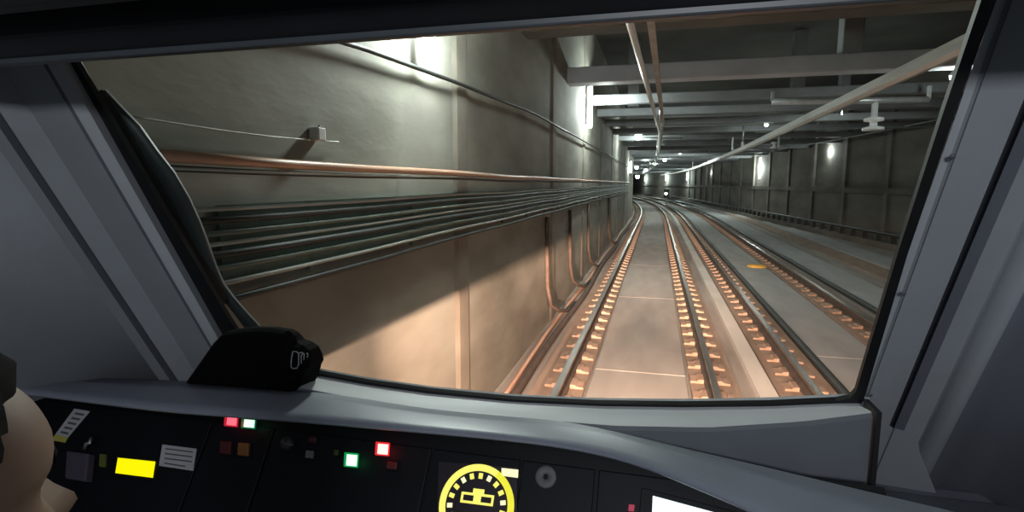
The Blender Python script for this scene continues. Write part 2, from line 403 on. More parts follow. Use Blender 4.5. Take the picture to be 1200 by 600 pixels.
# bracket arms under the beams with insulators
def arm(px0, px1, Y, r, lab, ins=()):
    A = at_y(px0, Y); B = at_y(px1, Y)
    t = thing('bracket_arm', lab, 'bracket', A, 'bracket arms under the beams')
    MB().tube([A, A.lerp(B, .5), B], r, 10).build('tube', STEEL, t)
    k = MB(); k.box((A.x - .03, Y - .03, A.z), (A.x + .03, Y + .03, 4.34)); k.build('stay', STEEL, t)
    k = MB(); k.box((B.x - .03, Y - .03, B.z), (B.x + .03, Y + .03, 4.34)); k.build('stay', STEEL, t)
    for px, w_ in ins:
        c = at_y(px, Y); top = A.z + (B.z - A.z) * (c.x - A.x) / (B.x - A.x)
        MB().lathe((c.x, Y, c.z), [(0, 0), (w_, 0), (w_, .06), (w_ * .35, .09), (w_ * .35, .17), (w_ * .9, .19), (w_ * .9, .25), (w_ * .3, .28), (w_ * .3, top - c.z), (0, top - c.z)], n=18).build('insulator', CERAM, t)
arm((905, 119), (1088, 117), 13.2, .07, 'bright steel bracket arm at right carrying a white insulator', [((1023, 153), .2)])
arm((752, 162), (800, 162), 25, .04, 'small bracket arm over our track beside a lamp', [((775, 170), .12)])
arm((858, 176), (912, 175), 25.5, .045, 'far bracket arm over the next track with small insulator', [((907, 174), .14)])

# lamps
def wall_lamp(px, X, h, lab, power, side=1, dia=.055, vis=14, gap=.12):
    c = at_x(px, X)
    t = thing('tunnel_lamp', lab, 'lamp', c, 'tunnel lamps')
    MB().box((c.x - side * .10, c.y - .06, c.z - h / 2 + .08), (c.x - side * .045, c.y + .08, c.z + h / 2 + .05)).build('back_plate', LAMPC, t, bevel=.01)
    for z in (c.z + h / 2,):
        MB().box((c.x - side * .05, c.y - .05, z), (c.x + side * .05, c.y + .05, z + .04)).build('end_cap', LAMPC, t, bevel=.008)
    d = MB(); d.tube([(c.x, c.y, c.z - h / 2), (c.x, c.y, c.z), (c.x, c.y, c.z + h / 2)], dia, 12, up=Vector((0, 1, 0))); d.build('tube', LAMPM, t)
    light('lamp_light', 'POINT', (c.x + side * (dia + gap), c.y, c.z), power, (.92, 1, .95), .1, t)
    return t
wall_lamp((501, 13), WX + .12, .42, 'nearest tunnel lamp, high on the left wall by the windscreen top', P_WALL * 1.35)
wall_lamp((691, 126), WX + .12, .95, 'large bright lamp on the left wall ahead', P_WALL * 2.3, dia=.065, gap=.3)
wall_lamp((893, 197), 7.3, 1.5, 'bright upright lamp on the right wall below the slanting rail', P_WALL * 3, -1, .19)
wall_lamp((837, 202), 5.8, 1.2, 'upright lamp on the right wall, left of the brightest one there', P_WALL * 2.5, -1, .17)
wall_lamp((975, 178), 8.4, .55, 'dim lamp on the right wall near the hanging insulator', P_WALL * .8, -1, .035)
wall_lamp((739, 196), WX + .12, .7, 'small lamp where the left wall bends away', P_WALL * 1.2, 1, .06)
for Yw, lab in ((78, 'nearest of three lamps added on the outer wall to light the far bend'), (96, 'middle one of three lamps added on the outer wall to light the far bend'), (116, 'farthest of three lamps added on the outer wall to light the far bend')):
    X_ = rwx(Yw) - .2; d_ = Vector((X_, Yw, 3.3)) - EYE  # extra lamps added to brighten the dark far bend
    wl_ = thing('tunnel_lamp', lab, 'lamp', (X_, Yw, 3.3), 'tunnel lamps')
    MB().box((X_ + .05, Yw - .1, 2.8), (X_ + .12, Yw + .1, 3.8)).build('back_plate', LAMPC, wl_)
    MB().tube([(X_, Yw, 2.85), (X_, Yw, 3.3), (X_, Yw, 3.75)], .11, 10, up=Vector((0, 1, 0))).build('tube', LAMPM, wl_)
    light('lamp_light', 'POINT', (X_ - .5, Yw, 3.3), P_WALL * 4, (.85, 1, .93), .1, wl_)
def bulb(px, Y, r, lab, power):
    if Y > 30: r *= .6
    c = at_y(px, Y)
    t = thing('pendant_lamp', lab, 'lamp', (c.x, c.y, c.z), 'far hanging lamps')
    MB().tube([(c.x, Y, c.z + r), (c.x, Y, 4.34)], .02, 6, up=Vector((0, 1, 0))).build('stem', STEEL, t)
    MB().lathe((c.x, Y, c.z + r * .5), [(r * .3, r), (r * .7, r * .6), (r * 1.15, 0), (r * 1.1, -.02)], n=14).build('shade', LAMPC, t)
    MB().lathe((c.x, Y, c.z), [(0, -r), (r * .6, -r * .8), (r, -r * .1), (r * .9, r * .5), (0, r * .6)], n=14).build('bulb', LAMPM, t)
    if power: light('lamp_light', 'POINT', (c.x, Y, c.z - r - .12), power, (.92, 1, .95), .1, t)
bulb((748, 160), 25.2, .16, 'hanging lamp left of the small bracket arm over our track', P_WALL)
bulb((797, 178), 40, .26, 'hanging lamp over the next track, right of the far cluster', P_WALL * 1.6)
bulb((779, 187), 46, .26, 'hanging lamp in the middle of the far cluster', P_WALL * 1.4)
bulb((767, 192), 58, .28, 'dim hanging lamp left of the middle of the far cluster', P_WALL)
bulb((757, 184), 50, .30, 'hanging lamp upper left in the far cluster', P_WALL * 1.4)
bulb((757, 199), 74, .38, 'tiny hanging lamp low in the far cluster', P_WALL * 1.5)
bulb((746, 196), 62, .36, 'hanging lamp at the left end of the far cluster', P_WALL * 1.5)
bulb((747, 207), 100, .6, 'farthest hanging lamp, lowest at the left of the cluster', P_WALL * 2.5)
bulb((987, 126), 18.0, .085, 'small glinting lamp under the beam beside the slanting rail', P_WALL * .35)
bulb((1118, 90), 11.6, .07, 'small lamp under the beam close to the right window pillar', P_WALL * .3)
bulb((898, 146), 21, .07, 'small lamp under a beam above the middle of the slanting rail', P_WALL * .4)
# signal at the far end
s = at_y((781, 228), 62)
t = thing('track_signal', 'small signal post with white light far down the track', 'signal', (s.x, 62, 0))
MB().tube([(s.x, 62, 0), (s.x, 62, s.z)], .05, 8, up=Vector((0, 1, 0))).build('post', STEEL, t)
MB().box((s.x - .28, 61.9, s.z - .3), (s.x + .28, 62.1, s.z + .55)).build('head', CABLED, t, bevel=.03)
MB().lathe((s.x - .05, 61.9, s.z + .1), [(0, .03), (.12, .02), (.13, 0)], (0, -1, 0), 14).build('lens', LAMPM, t)

# ================================================================== TRAIN FRONT AND HEADLAMPS
nose = MB().box((-1.4, 1.46, .5), (1.2, 1.6, 1.66)).build('wall_front', CABD, bevel=.03)
struct(nose, 'outer front panel of the train below the windscreen', 'wall')
HC = (1.0, .62, .45)
for X, lab in ((-.95, 'warm headlamp on the train front, on the side of the near wall'), (.75, 'warm headlamp on the train front, on the side of the next track')):
    L = Vector((X, 1.66, 1.49)); t = thing('headlamp', lab, 'headlamp', L, 'headlamps of the train')
    def vz(Y): return 1.483 - .054 * (Y - 1.70)      # the visor slopes down ahead of the lamp and cuts the beam off level
    m = MB(); m.hull8([(X - .3, 1.60, vz(1.6)), (X + .3, 1.60, vz(1.6)), (X + .3, 2.0, vz(2.0)), (X - .3, 2.0, vz(2.0))],
                      [(X - .3, 1.60, vz(1.6) + .012), (X + .3, 1.60, vz(1.6) + .012), (X + .3, 2.0, vz(2.0) + .012), (X - .3, 2.0, vz(2.0) + .012)])
    m.build('visor', RUBBER, t)
    m = MB(); m.box((X - .14, 1.60, 1.35), (X + .14, 1.64, 1.36)); m.build('sill', RUBBER, t)
    m = MB(); m.lathe((X, 1.605, 1.44), [(0, 0), (.04, .004), (.075, .03), (.08, .04)], (0, 1, 0), 20); m.build('reflector', STEEL, t)
    for size, mul, dn in ((140, 1, 9), (60, 22, 5), (20, 120, 3.6)):      # the reflector throws most of its light straight ahead
        l = light('headlamp_light', 'SPOT', (X, 1.70, 1.475), P_HEAD * (mul if mul > 1 else (1.7 if X < 0 else 8)), HC, .006, t, spot_size=R(size), spot_blend=1)
        l.rotation_euler = (R(90 - dn), 0, 0)

# ================================================================== CAB SHELL
struct(MB().box((-1.69, -1.3, .95), (1.0, 1.46, 1.0)).build('floor_cab', FLOORC), 'dark floor of the driving cab', 'floor')
struct(MB().box((-1.69, -1.35, 1.0), (1.0, -1.3, 3.3)).build('wall_cab_rear', CAB), 'grey partition behind the driving cab', 'wall')
struct(MB().box((-1.69, -1.3, 1.0), (-1.63, .70, 3.3)).build('wall_cab_left', CAB), 'grey side wall of the cab behind the left pillar', 'wall')
struct(MB().box((.86, -1.3, 1.0), (.92, .80, 3.3)).build('wall_cab_right', CAB), 'grey side wall of the cab behind the right pillar', 'wall')
struct(MB().box((-1.69, -1.3, 3.25), (1.0, 1.0, 3.3)).build('ceiling_cab', CAB), 'grey ceiling of the driving cab', 'ceiling')

wf = MB(); wf.box((-1.69, 1.36, .95), (1.0, 1.45, 1.66)); wf.box((.47, 1.54, .95), (1.2, 1.6, 1.8)); wf.box((-1.69, 1.54, .95), (-1.23, 1.6, 1.8))
struct(wf.build('wall_cab_front', CABD), 'dark inner front wall of the cab behind the console', 'wall')
# windscreen
left_in = [(70, 48), (88, 72), (150, 175), (228, 306), (268, 374), (284, 398), (310, 416)]
bot = [(360, 435), (430, 448), (500, 458), (600, 468), (700, 473), (800, 474.5), (900, 473.5), (980, 470)]
right_in = [(996, 467), (1003, 459), (1052, 297), (1106, 130), (1150, 0), (1172, -70)]
inner_px = left_in + bot + right_in
inner = [on_ws(p, -.005) for p in inner_px]
outl = [(50, 48), (66, 72), (127, 175), (204, 306), (244, 374), (262, 402), (300, 421)] + [(x, y + 4.5) for x, y in bot] + [(1004, 476), (1012, 470), (1064, 297), (1120, 130), (1168, 0), (1192, -70)]
outer = [on_ws(p, -.005) for p in outl]
pane_poly = [on_ws(p, 0.012) for p in outl]
g = MB(); g.hull8(pane_poly, [p + WN * .006 for p in pane_poly])
win = struct(g.build('window_1', glass_mat()), 'raked windscreen glass of the driving cab', 'window')
sm_ = MB()
sm_.grid([[p + WN * .012 for p in inner], inner, outer, [p + WN * .02 for p in outer]])
sm_.build('rubber_seal', RUBBER, win)

# pillars: profiles (pixel, X) extruded along the windscreen slope
def pillar(name, lab, pts, back, mats, z_lo, z_hi):
    prof = []
    for px, X in pts:
        p = at_x(px, X); prof.append((p.x, (p - WP).dot(WN)))
    prof2 = prof + back
    lo, hi = [], []
    for x, o in prof2:
        base = Vector((x, WP.y, WP.z)) + WN * o
        for lst, z in ((lo, z_lo), (hi, z_hi)):
            k = (z - base.z) / WD.z; lst.append(base + WD * k)
    m = MB(); m.hull8(lo, hi)
    n = len(prof2)
    for i in range(len(pts) - 1):
        m.mi[2 + i] = mats[i]; m.sm[2 + i] = i >= 9
    return m, prof
m, prof = pillar('trim_1', '', [((204, 306), -1.20), ((190, 306), -1.222), ((186, 306), -1.228), ((143, 300), -1.345), ((122, 300), -1.372), ((112, 300), -1.385), ((110, 300), -1.40), ((104, 300), -1.40), ((101, 300), -1.40), ((86, 300), -1.44), ((20, 300), -1.58), ((-60, 300), -1.65), ((-220, 300), -1.66)],
                 [(-1.68, -.3), (-1.68, .05), (-1.22, .03)], [2, 1, 0, 0, 0, 1, 1, 1, 0, 0, 0, 0], 1.80, 2.70)
tl = struct(m.build('trim_1', [CAB, CABD, M('trim_light', (.40, .42, .45), .45, var=.04)], bevel=0), 'grey moulded window pillar at the left of the windscreen', 'pillar')
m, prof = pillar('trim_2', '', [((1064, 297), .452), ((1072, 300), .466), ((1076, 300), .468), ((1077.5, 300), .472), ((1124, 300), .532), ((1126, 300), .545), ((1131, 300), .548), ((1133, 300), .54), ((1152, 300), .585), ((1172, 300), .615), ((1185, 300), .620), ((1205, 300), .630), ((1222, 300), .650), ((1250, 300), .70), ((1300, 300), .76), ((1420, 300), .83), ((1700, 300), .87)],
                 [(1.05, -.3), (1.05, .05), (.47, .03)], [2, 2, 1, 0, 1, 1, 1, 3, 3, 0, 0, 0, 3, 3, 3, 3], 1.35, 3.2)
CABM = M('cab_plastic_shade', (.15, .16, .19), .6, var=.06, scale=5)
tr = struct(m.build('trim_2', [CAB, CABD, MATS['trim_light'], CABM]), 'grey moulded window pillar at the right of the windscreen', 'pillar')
for px in ((1113, 182), (1056, 342), (1017, 461)):
    c = at_x((px[0] + 2, px[1]), .460)
    k = MB(); k.lathe(c - WN * .004, [(0, .003), (.004, .0025), (.005, 0)], -WN, 10); k.build('screw', CABD, tr)
# foot of the right pillar, closing the grooves
fp = [(1008, 481), (1030, 490), (1046, 501), (1060, 505), (1075, 511), (1078, 531), (1098, 580), (1110, 640), (1030, 640), (1018, 575), (1010, 520)]
fq1 = at_x((1077.5, 300), .472); fq2 = at_x((1124, 300), .532); fn = (fq2 - fq1).cross(WD).normalized()
if fn.dot(EYE - fq1) < 0: fn = -fn
def on_foot(px, o): return on_plane(px, fq1 + fn * (o + .003), fn)
MB().hull8([on_foot(p, -.03) for p in fp], [on_foot(p, 0) for p in fp]).build('foot_plate', CAB, tr)
# header with blind
hy = .72
def hz(px): return at_y(px, hy).z
z_b = at_y((300, 51), hy).z
hm = MB(); prof = [(hy, z_b), (hy + .004, z_b + .03), (hy + .09, z_b + .5), (hy - .28, z_b + .5), (hy - .28, z_b + .175), (hy - .20, z_b + .165), (hy - .10, z_b + .105), (hy - .05, z_b + .085), (hy - .045, z_b + .02), (hy - .015, z_b)]
hm.hull8([(-1.68, a, b) for a, b in prof], [(1.0, a, b) for a, b in prof])
hd = struct(hm.build('trim_3', HEADERM, bevel=.006), 'dark header beam across the top of the windscreen', 'header')
hl = MB(); hl.box((-1.68, hy - .014, z_b - .008), (1.0, hy + .004, z_b + .004)); hl.build('edge_strip', M('header_strip', (.05, .058, .068), .4, var=.08), hd, bevel=.003)
hl = MB(); hl.tube([(-1.66, hy - .13, z_b + .07), (-.4, hy - .13, z_b + .07), (.95, hy - .13, z_b + .07)], .042, 14); 
t = tag(hl.build('roller_blind', HEADERM), 'rolled dark sun blind along the header above the windscreen', 'blind')

# unseen fill lamp added behind the camera to light the cab pillars
t = thing('cab_fill_lamp', 'unseen rectangular fill lamp added on the partition to light the cab pillars', 'lamp', (.2, -1.28, 2.85))
MB().box((-.12, -1.3, 2.74), (.52, -1.26, 2.96)).build('case', LAMPC, t, bevel=.008)
MB().box((-.09, -1.262, 2.77), (.49, -1.25, 2.93)).build('diffuser', M('cab_fill_diffuser', (.9, .9, .9), .5, emit=(.85, .92, 1), es=.8), t)
l = light('cab_fill_light', 'AREA', (.2, -1.24, 2.85), P_CAB_FILL, (.90, .95, 1.0), parent=t, shape='RECTANGLE', size=.58, size_y=.16)
l.rotation_euler = (R(90), 0, 0)

# ================================================================== DRIVER'S CONSOLE
con = thing('driver_console', 'dark driving console with grey hood under the windscreen', 'console', (-.5, 1.0, 1.0))
ZH = 1.85
back_px = [(-160, 431), (40, 440), (220, 447), (350, 457), (400, 463), (500, 479), (600, 488.5), (660, 493), (720, 505), (800, 525), (900, 548), (1000, 572), (1120, 600)]
front_px = [(-160, 436), (20, 459), (190, 480), (400, 496), (500, 505), (560, 510), (640, 519), (700, 529), (760, 546), (870, 592), (1000, 655), (1120, 716)]
xs = [-160 + 20 * i for i in range(65)]
def smooth(pts, x): return sum(interp(pts, x + d) for d in (-30, -15, 0, 15, 30)) / 5
rows = [[] for _ in range(8)]
for x in xs:
    yb, yf = smooth(back_px, x), smooth(front_px, x)
    A = at_z((x, yb), ZH - .012) if x > 690 else at_y((x, yb), 1.245).lerp(at_z((x, yb), ZH - .012), min(1, max(0, (x - 600) / 90)))
    B = at_z((x, yf), ZH)
    d = (B - A); d.z = 0; d.normalize()
    rows[0].append(A + Vector((0, 0, -.05)) - d * .01)
    rows[1].append(A); rows[2].append(A.lerp(B, .35) + Vector((0, 0, .004))); rows[3].append(A.lerp(B, .8) + Vector((0, 0, .004)))
    rows[4].append(B); rows[5].append(B + Vector((0, 0, -.004)) + d * .001)
    rows[6].append(B + Vector((0, 0, -.008)) - d * .002); rows[7].append(B + Vector((0, 0, -.008)) - d * .08)
hm = MB(); hm.grid(rows, 0, True)
ho = hm.build('hood', [HOOD, CABD], con)
# ledge between hood and windscreen
L2 = [(180, 440), (300, 446), (355, 455), (400, 463.5), (500, 480), (600, 489), (660, 494), (720, 499), (830, 501), (940, 494), (1020, 484)]
wb = [(180, 405), (262, 404), (300, 421)] + [(x, y + 4) for x, y in bot] + [(1020, 474)]
r0, r1, r2, r3 = [], [], [], []
for i in range(43):
    x = 240 + 18.6 * i
    a_ = on_ws((x, interp(wb, x)), -.008); b_ = at_y((x, interp(L2, x)), 1.25)
    r0.append(a_ + WN * .03); r1.append(a_); r2.append(b_)
lm = MB(); lm.grid([r0, r1, [p.lerp(q, .85) + Vector((0, 0, .002)) for p, q in zip(r1, r2)], r2], 0, True)
ledge = struct(lm.build('trim_4', LEDGE), 'pale grey ledge along the foot of the windscreen', 'ledge')
rr = [p for p in r2]
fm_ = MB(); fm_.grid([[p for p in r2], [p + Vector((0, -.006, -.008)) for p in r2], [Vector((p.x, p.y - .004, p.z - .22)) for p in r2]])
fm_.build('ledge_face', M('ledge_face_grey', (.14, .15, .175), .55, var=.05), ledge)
e = at_y((1020, 484), 1.25)
g_ = MB(); g_.box((e.x + .003, 1.225, e.z - .22), (e.x + .012, 1.3, e.z + .012)); g_.build('gap_seal', RUBBER, ledge)

# console panel (plane) and its modules
PT = R(55); PN = Vector((0, -math.sin(PT), math.cos(PT))); PU = Vector((0, math.cos(PT), math.sin(PT))); PX = Vector((1, 0, 0))
PP = Vector((0, 1.125, 1.80))
def onp(px, off=0.): return on_plane(px, PP + PN * off, PN)
def pquad(px4, o0, o1): return [onp(p, o0) for p in px4], [onp(p, o0) + PN * (o1 - o0) for p in px4]
p0, p1 = Vector((-1.66, 0, 0)), Vector((.80, 0, 0))
def pl(X, s, off=0): return Vector((X, 1.125, 1.80)) + PU * s + PN * off
m = MB(); m.hull8([pl(-1.62, -.42, -.03), pl(.44, -.42, -.03), pl(.44, .03, -.03), pl(-1.62, .03, -.03)], [pl(-1.62, -.42), pl(.44, -.42), pl(.44, .03), pl(-1.62, .03)])
m.build('panel', BLACK, con)
m = MB(); m.box((-1.62, 1.15, 1.0), (.44, 1.36, 1.74)); m.box((-1.62, .84, 1.36), (.44, 1.15, 1.44)); m.build('cabinet', BLACK, con, bevel=.01)
def U(px): v = onp(px) - PP; return v.x, v.dot(PU)
def module(pxl, pxr, s0=-.40, s1=-.005):
    a = U(pxl)[0]; b_ = U(pxr)[0]
    m = MB(); m.hull8([pl(a + .003, s0, 0), pl(b_ - .003, s0, 0), pl(b_ - .003, s1, 0), pl(a + .003, s1, 0)], [pl(a + .003, s0, .006), pl(b_ - .003, s0, .006), pl(b_ - .003, s1, .006), pl(a + .003, s1, .006)])
    m.build('module', PANEL, con, bevel=.002)
for a_, b_ in (((-20, 540), (235, 540)), ((235, 540), (312, 540)), ((312, 540), (505, 540)), ((505, 540), (612, 540)), ((612, 540), (700, 540)), ((700, 560), (900, 560))):
    module(a_, b_)
def plate(name, px4, mat, o0=.006, o1=.009, parent=con, bevel=.0008, label=None):
    bt, tp = pquad(px4, o0, o1); m = MB(); m.hull8(bt, tp); o = m.build(name, mat, parent, bevel=bevel)
    if label: o['label'] = label
    return o
def rect(x0, y0, x1, y1, sk=0.09): # follows the slope of the console across the picture
    d = (x1 - x0) * sk
    return [(x0, y0), (x1, y0 + d), (x1 - 1, y1 + d), (x0 - 1, y1)]
# strip label with yellow end
q = plate('strip_label', [(88, 479), (106, 482), (80, 513), (66, 509)], PAPER, label='long slanting white label with print')
plate('yellow_end', [(66, 509), (80, 513), (77, 519), (61, 516)], M('label_yellow', (.45, .42, .08), .7), parent=q)
for k in range(5):
    f = .12 + .18 * k
    a_ = (88 + (66 - 88) * f, 479 + 30 * f); b_ = (106 + (80 - 106) * f, 482 + 31 * f)
    lx = lambda s: (a_[0] + (b_[0] - a_[0]) * s, a_[1] + (b_[1] - a_[1]) * s)
    p, r_ = lx(.2), lx(.8)
    plate('print_line', [p, r_, (r_[0] - 2, r_[1] + 2.2), (p[0] - 2, p[1] + 2.2)], INK, .009, .0093, q, 0)
q = plate('paper_label', [(191, 521), (231, 526), (227, 552), (187, 546)], PAPER, label='white paper label with lines of print')
for k in range(4):
    yy = 525 + k * 5.6
    plate('print_line', [(194 - k * .6, yy), (226 - k * .6 - (7 if k == 3 else 0), yy + 4), (226 - k * .6 - (7 if k == 3 else 0), yy + 5.6), (194 - k * .6, yy + 1.6)], INK, .009, .0093, q, 0)
q = plate('lit_display', [(139, 536.5), (182.5, 541), (179.5, 560), (136, 554.5)], lit('yellow_display', (.93, .86, .0), 1.05, (.2, .18, 0)), .007, .010, label='bright yellow lit display')
plate('display_bezel', [(133, 531), (188, 537), (184, 566), (130, 559)], BLACK, .006, .0078)
# key switch and hook
q = plate('switch_box', [(87, 530), (113, 533), (109, 566), (85, 562)], M('violet_grey', (.06, .05, .075), .6), .006, .03, bevel=.004)
h = [onp((99, 527), .02), onp((101, 520), .04), onp((105, 519), .045), onp((107, 514), .04)]
MB().tube(h, .004, 8, up=Vector((0, 1, 0))).build('key', STEEL, q)
plate('green_tab', [(119, 532), (126, 533), (125, 548), (118, 547)], M('tab_olive', (.10, .11, .02), .6), .006, .012)
# square lamps
def lamp_btn(cxp, cyp, w_, h_, color, core, s_core, s_halo, label=None):  # glow of the rim imitates the coloured halo round the lens
    halo_rim = plate('indicator_lamp', rect(cxp - w_ / 2 - 2.2, cyp - h_ / 2 - 2.2, cxp + w_ / 2 + 2.2, cyp + h_ / 2 + 1.6), lit('halo_rim_%s_%g' % (label, cxp), color, s_halo, tuple(v * .5 + .02 for v in color)), .006, .013, bevel=.002, label=label)
    plate('lens', rect(cxp - w_ / 2, cyp - h_ / 2, cxp + w_ / 2, cyp + h_ / 2), lit('lens_%s_%g' % (label, cxp), core, s_core, core), .012, .015, halo_rim, .001)
    light('indicator_light', 'POINT', onp((cxp, cyp), .035), .018 * s_core, color, .006, con)
lamp_btn(272.5, 493.5, 11, 9, (.75, .02, .05), (1, .16, .22), 1.0, .5, 'red lit indicator lamp')
lamp_btn(293, 496, 12, 9, (.0, .22, .07), (.75, 1, .85), 1.0, .35, 'pale green lit indicator lamp')
lamp_btn(413, 539, 12, 13, (.0, .4, .1), (.75, 1, .85), 1.3, .6, 'bright green lit indicator lamp')
lamp_btn(449.5, 526, 12, 12, (.8, .02, .03), (1, .72, .62), 1.2, .8, 'bright red lit indicator lamp')
def button(x0, y0, x1, y1, c, nm='push_button'):
    plate(nm, rect(x0 - 2, y0 - 2, x1 + 2, y1 + 2), BLACK, .006, .009)
    plate(nm, rect(x0, y0, x1, y1), M('btn_%g' % x0, c, .5), .008, .016, bevel=.002)
button(281, 519, 294, 534, (.20, .085, .02)); button(260, 517, 273, 532, (.07, .008, .01))
button(360, 528, 369, 537, (.16, .17, .17)); button(364, 512, 373, 519, (.06, .012, .014))
button(455, 541, 467, 550, (.09, .008, .012)); button(393, 527, 398, 534, (.05, .05, .01))
def round_part(px, prof, mat, nm, lab=None, parent=con, n=24):
    c = onp(px, .006); m = MB(); m.lathe(c, prof, PN, n); o = m.build(nm, mat, parent)
    if lab: o['label'] = lab
    return o
k = round_part((338, 520), [(.017, 0), (.017, .006), (.013, .014), (0, .015)], M('knob_dark', (.03, .03, .035), .5), 'knob')
MB().hull8([onp((333, 518.5), .02), onp((343, 520.5), .02), onp((343, 522.5), .02), onp((333, 520.5), .02)], [onp((333, 518.5), .03), onp((343, 520.5), .03), onp((343, 522.5), .03), onp((333, 520.5), .03)]).build('knob_grip', CABD, k)
k = round_part((640, 559), [(.023, 0), (.023, .004), (.021, .006), (.006, .006), (.005, .002), (0, .001)], M('lock_grey', (.13, .13, .135), .6), 'key_lock', 'round grey lock ring')
round_part((640, 559), [(.0055, .006), (0, .0061)], BLACK, 'lock_hole', parent=k)
# gauge
GY = lit('gauge_yellow', (.93, .87, .16), 1.0, (.3, .28, .05)); GYD = lit('gauge_yellow_deep', (.85, .80, .04), .95, (.3, .28, .02)); GYP = lit('gauge_pale', (1, .93, .55), 1.0, (.3, .3, .2))
gs = plate('gauge_screen', [(515, 541), (607, 548), (606, 640), (512, 632)], M('screen_dark', (.04, .032, .04), .25), .006, .012, label='dark square display with yellow round gauge')
gc = onp((558, 592), .0125)
rad = (onp((602, 592), .0125) - onp((514, 592), .0125)).length / 2
def arcpt(r, a): return gc + PX * r * math.cos(a) + PU * r * math.sin(a)
for (a0, a1, mt) in ((R(62), R(250), GY), (R(-70), R(62), GYD)):
    n = 26; m = MB(); A = [a0 + (a1 - a0) * i / n for i in range(n + 1)]
    m.grid([[arcpt(rad * .83, a) for a in A], [arcpt(rad * .83, a) + PN * .001 for a in A], [arcpt(rad, a) + PN * .001 for a in A], [arcpt(rad, a) for a in A]])
    m.build('ring', mt, gs)
for k in range(15):
    a = R(90 + (k - 7) * 19.5); u = PX * math.cos(a) + PU * math.sin(a); v = PX * -math.sin(a) + PU * math.cos(a)
    c0 = gc + u * rad * .64; c1 = gc + u * rad * .78; h = v * rad * .055
    m = MB(); m.hull8([c0 - h, c0 + h, c1 + h, c1 - h], [p + PN * .001 for p in (c0 - h, c0 + h, c1 + h, c1 - h)]); m.build('tick', GYP if k % 3 == 0 else GY, gs)
def grect(x0, y0, x1, y1, mat, nm):
    sk = .02
    P_ = [gc + PX * rad * x + PU * rad * (y + sk * x) for x, y in ((x0, y0), (x1, y0), (x1, y1), (x0, y1))]
    m = MB(); m.hull8(P_, [p + PN * .001 for p in P_]); m.build(nm, mat, gs)
yb_ = .08
for a_ in ((-.44, yb_ + .14, .44, yb_ + .20), (-.44, yb_ - .06, .44, yb_), (-.44, yb_, -.38, yb_ + .14), (.38, yb_, .44, yb_ + .14), (-.10, yb_, .10, yb_ + .14), (-.14, yb_ + .2, .16, yb_ + .31)):
    grect(*a_, GY, 'train_symbol')
plate('lit_bar', [(588, 548.5), (607.5, 550.5), (607, 560), (587.5, 557.5)], GYP, .012, .0135, gs, 0)
# right display and little red lamp
plate('monitor', [(752, 572), (900, 610), (890, 690), (745, 650)], BLACK, .006, .013)
plate('screen', [(765, 581), (850, 604), (842, 670), (762, 650)], lit('screen_white', (.80, .93, 1.0), 1.3, (.5, .55, .6)), .012, .0145, label='bright bluish white screen')
plate('red_pilot_lamp', rect(737, 591, 744, 599), lit('pilot_red', (.5, .02, .08), .45, (.3, .02, .04)), .006, .012)

# ================================================================== BLACK BOX IN THE CORNER
sil = [(217, 449), (234, 425), (250, 402), (262, 390), (280, 386), (302, 384), (322, 384.5), (338, 387), (344, 392), (348, 401), (356, 405), (362, 411), (363, 421), (362, 431), (357, 437), (352, 448), (346, 462), (300, 457), (255, 452)]
F = [at_y(p, 1.245) for p in sil]
cen = sum(F, Vector()) / len(F)
Fi = [p.lerp(cen, .10) + Vector((0, -.018, 0)) for p in F]
Bk = []
for p in F:
    yw = 1.35 - (p.z - 1.9) / math.tan(TILT) - .025
    Bk.append(Vector((p.x, max(p.y + .01, min(yw, p.y + .09)), p.z)))
m = MB(); n = len(F)
m.grid([Fi + [Fi[0]], F + [F[0]], Bk + [Bk[0]]]); m.add(Fi, [tuple(range(n))]); m.add(Bk, [tuple(range(n))])
bag = thing('equipment_case', 'black soft case with pale outlined emblem in the windscreen corner', 'case', (cen.x, 1.25, 1.83))
m.build('body', FABRIC, bag, bevel=.004)
EMB = M('emblem_grey', (.33, .34, .34), .6, var=.2, scale=80)
def emb(pts):
    P_ = [at_y(p, 1.2235) for p in pts]
    MB().tube(P_, .0016, 6, up=Vector((0, 1, 0))).build('emblem_line', EMB, bag)
emb([(343, 412), (341.5, 421), (341, 430), (343.5, 432), (348, 431.5), (350, 427), (350, 414), (347, 412), (343, 412)])
emb([(350, 414), (354, 413), (356.5, 415), (356, 422)])
emb([(353, 426), (353, 417), (355, 414)])
emb([(359.5, 413.5), (361, 416), (360, 419)])

# ================================================================== WIPER
wt = thing('windscreen_wiper', 'black parked wiper standing outside the left edge of the windscreen', 'wiper', on_ws((290, 395), .06))
cl = [(118, 108, 5), (135, 128, 7), (155, 152, 11), (175, 184, 15), (193, 210, 18), (210, 240, 19), (224, 268, 17), (236, 295, 14), (246, 318, 11), (256, 338, 9), (268, 353, 8), (282, 370, 9), (297, 388, 11), (306, 402, 12)]
a0, a1 = [], []
for x, y, w_ in cl:
    c = on_ws((x, y), .05); e_ = on_ws((x + w_ * .5, y - w_ * .3), .05); d_ = e_ - c
    a0.append(c - d_); a1.append(c + d_)
m = MB(); m.grid([a0, [(p + q) / 2 - WN * .012 for p, q in zip(a0, a1)], a1, [p + WN * .012 for p in a1], [p + WN * .012 for p in a0], a0], 0, True)
m.build('arm', M('wiper_black', (.025, .029, .03), .5, var=.1), wt)
m = MB(); m.sweep([on_ws(p, .03) for p in ((112, 108), (150, 163), (190, 232), (230, 302), (262, 352))], [(-.006, -.012), (.006, -.012), (.009, .012), (-.009, .012)], up=WN)
m.build('blade', RUBBER, wt)
c = on_ws((306, 404), .05); m = MB(); m.lathe(c - WN * .01, [(0, -.02), (.022, -.02), (.025, 0), (.02, .02), (0, .022)], WN, 16); m.build('pivot', RUBBER, wt)

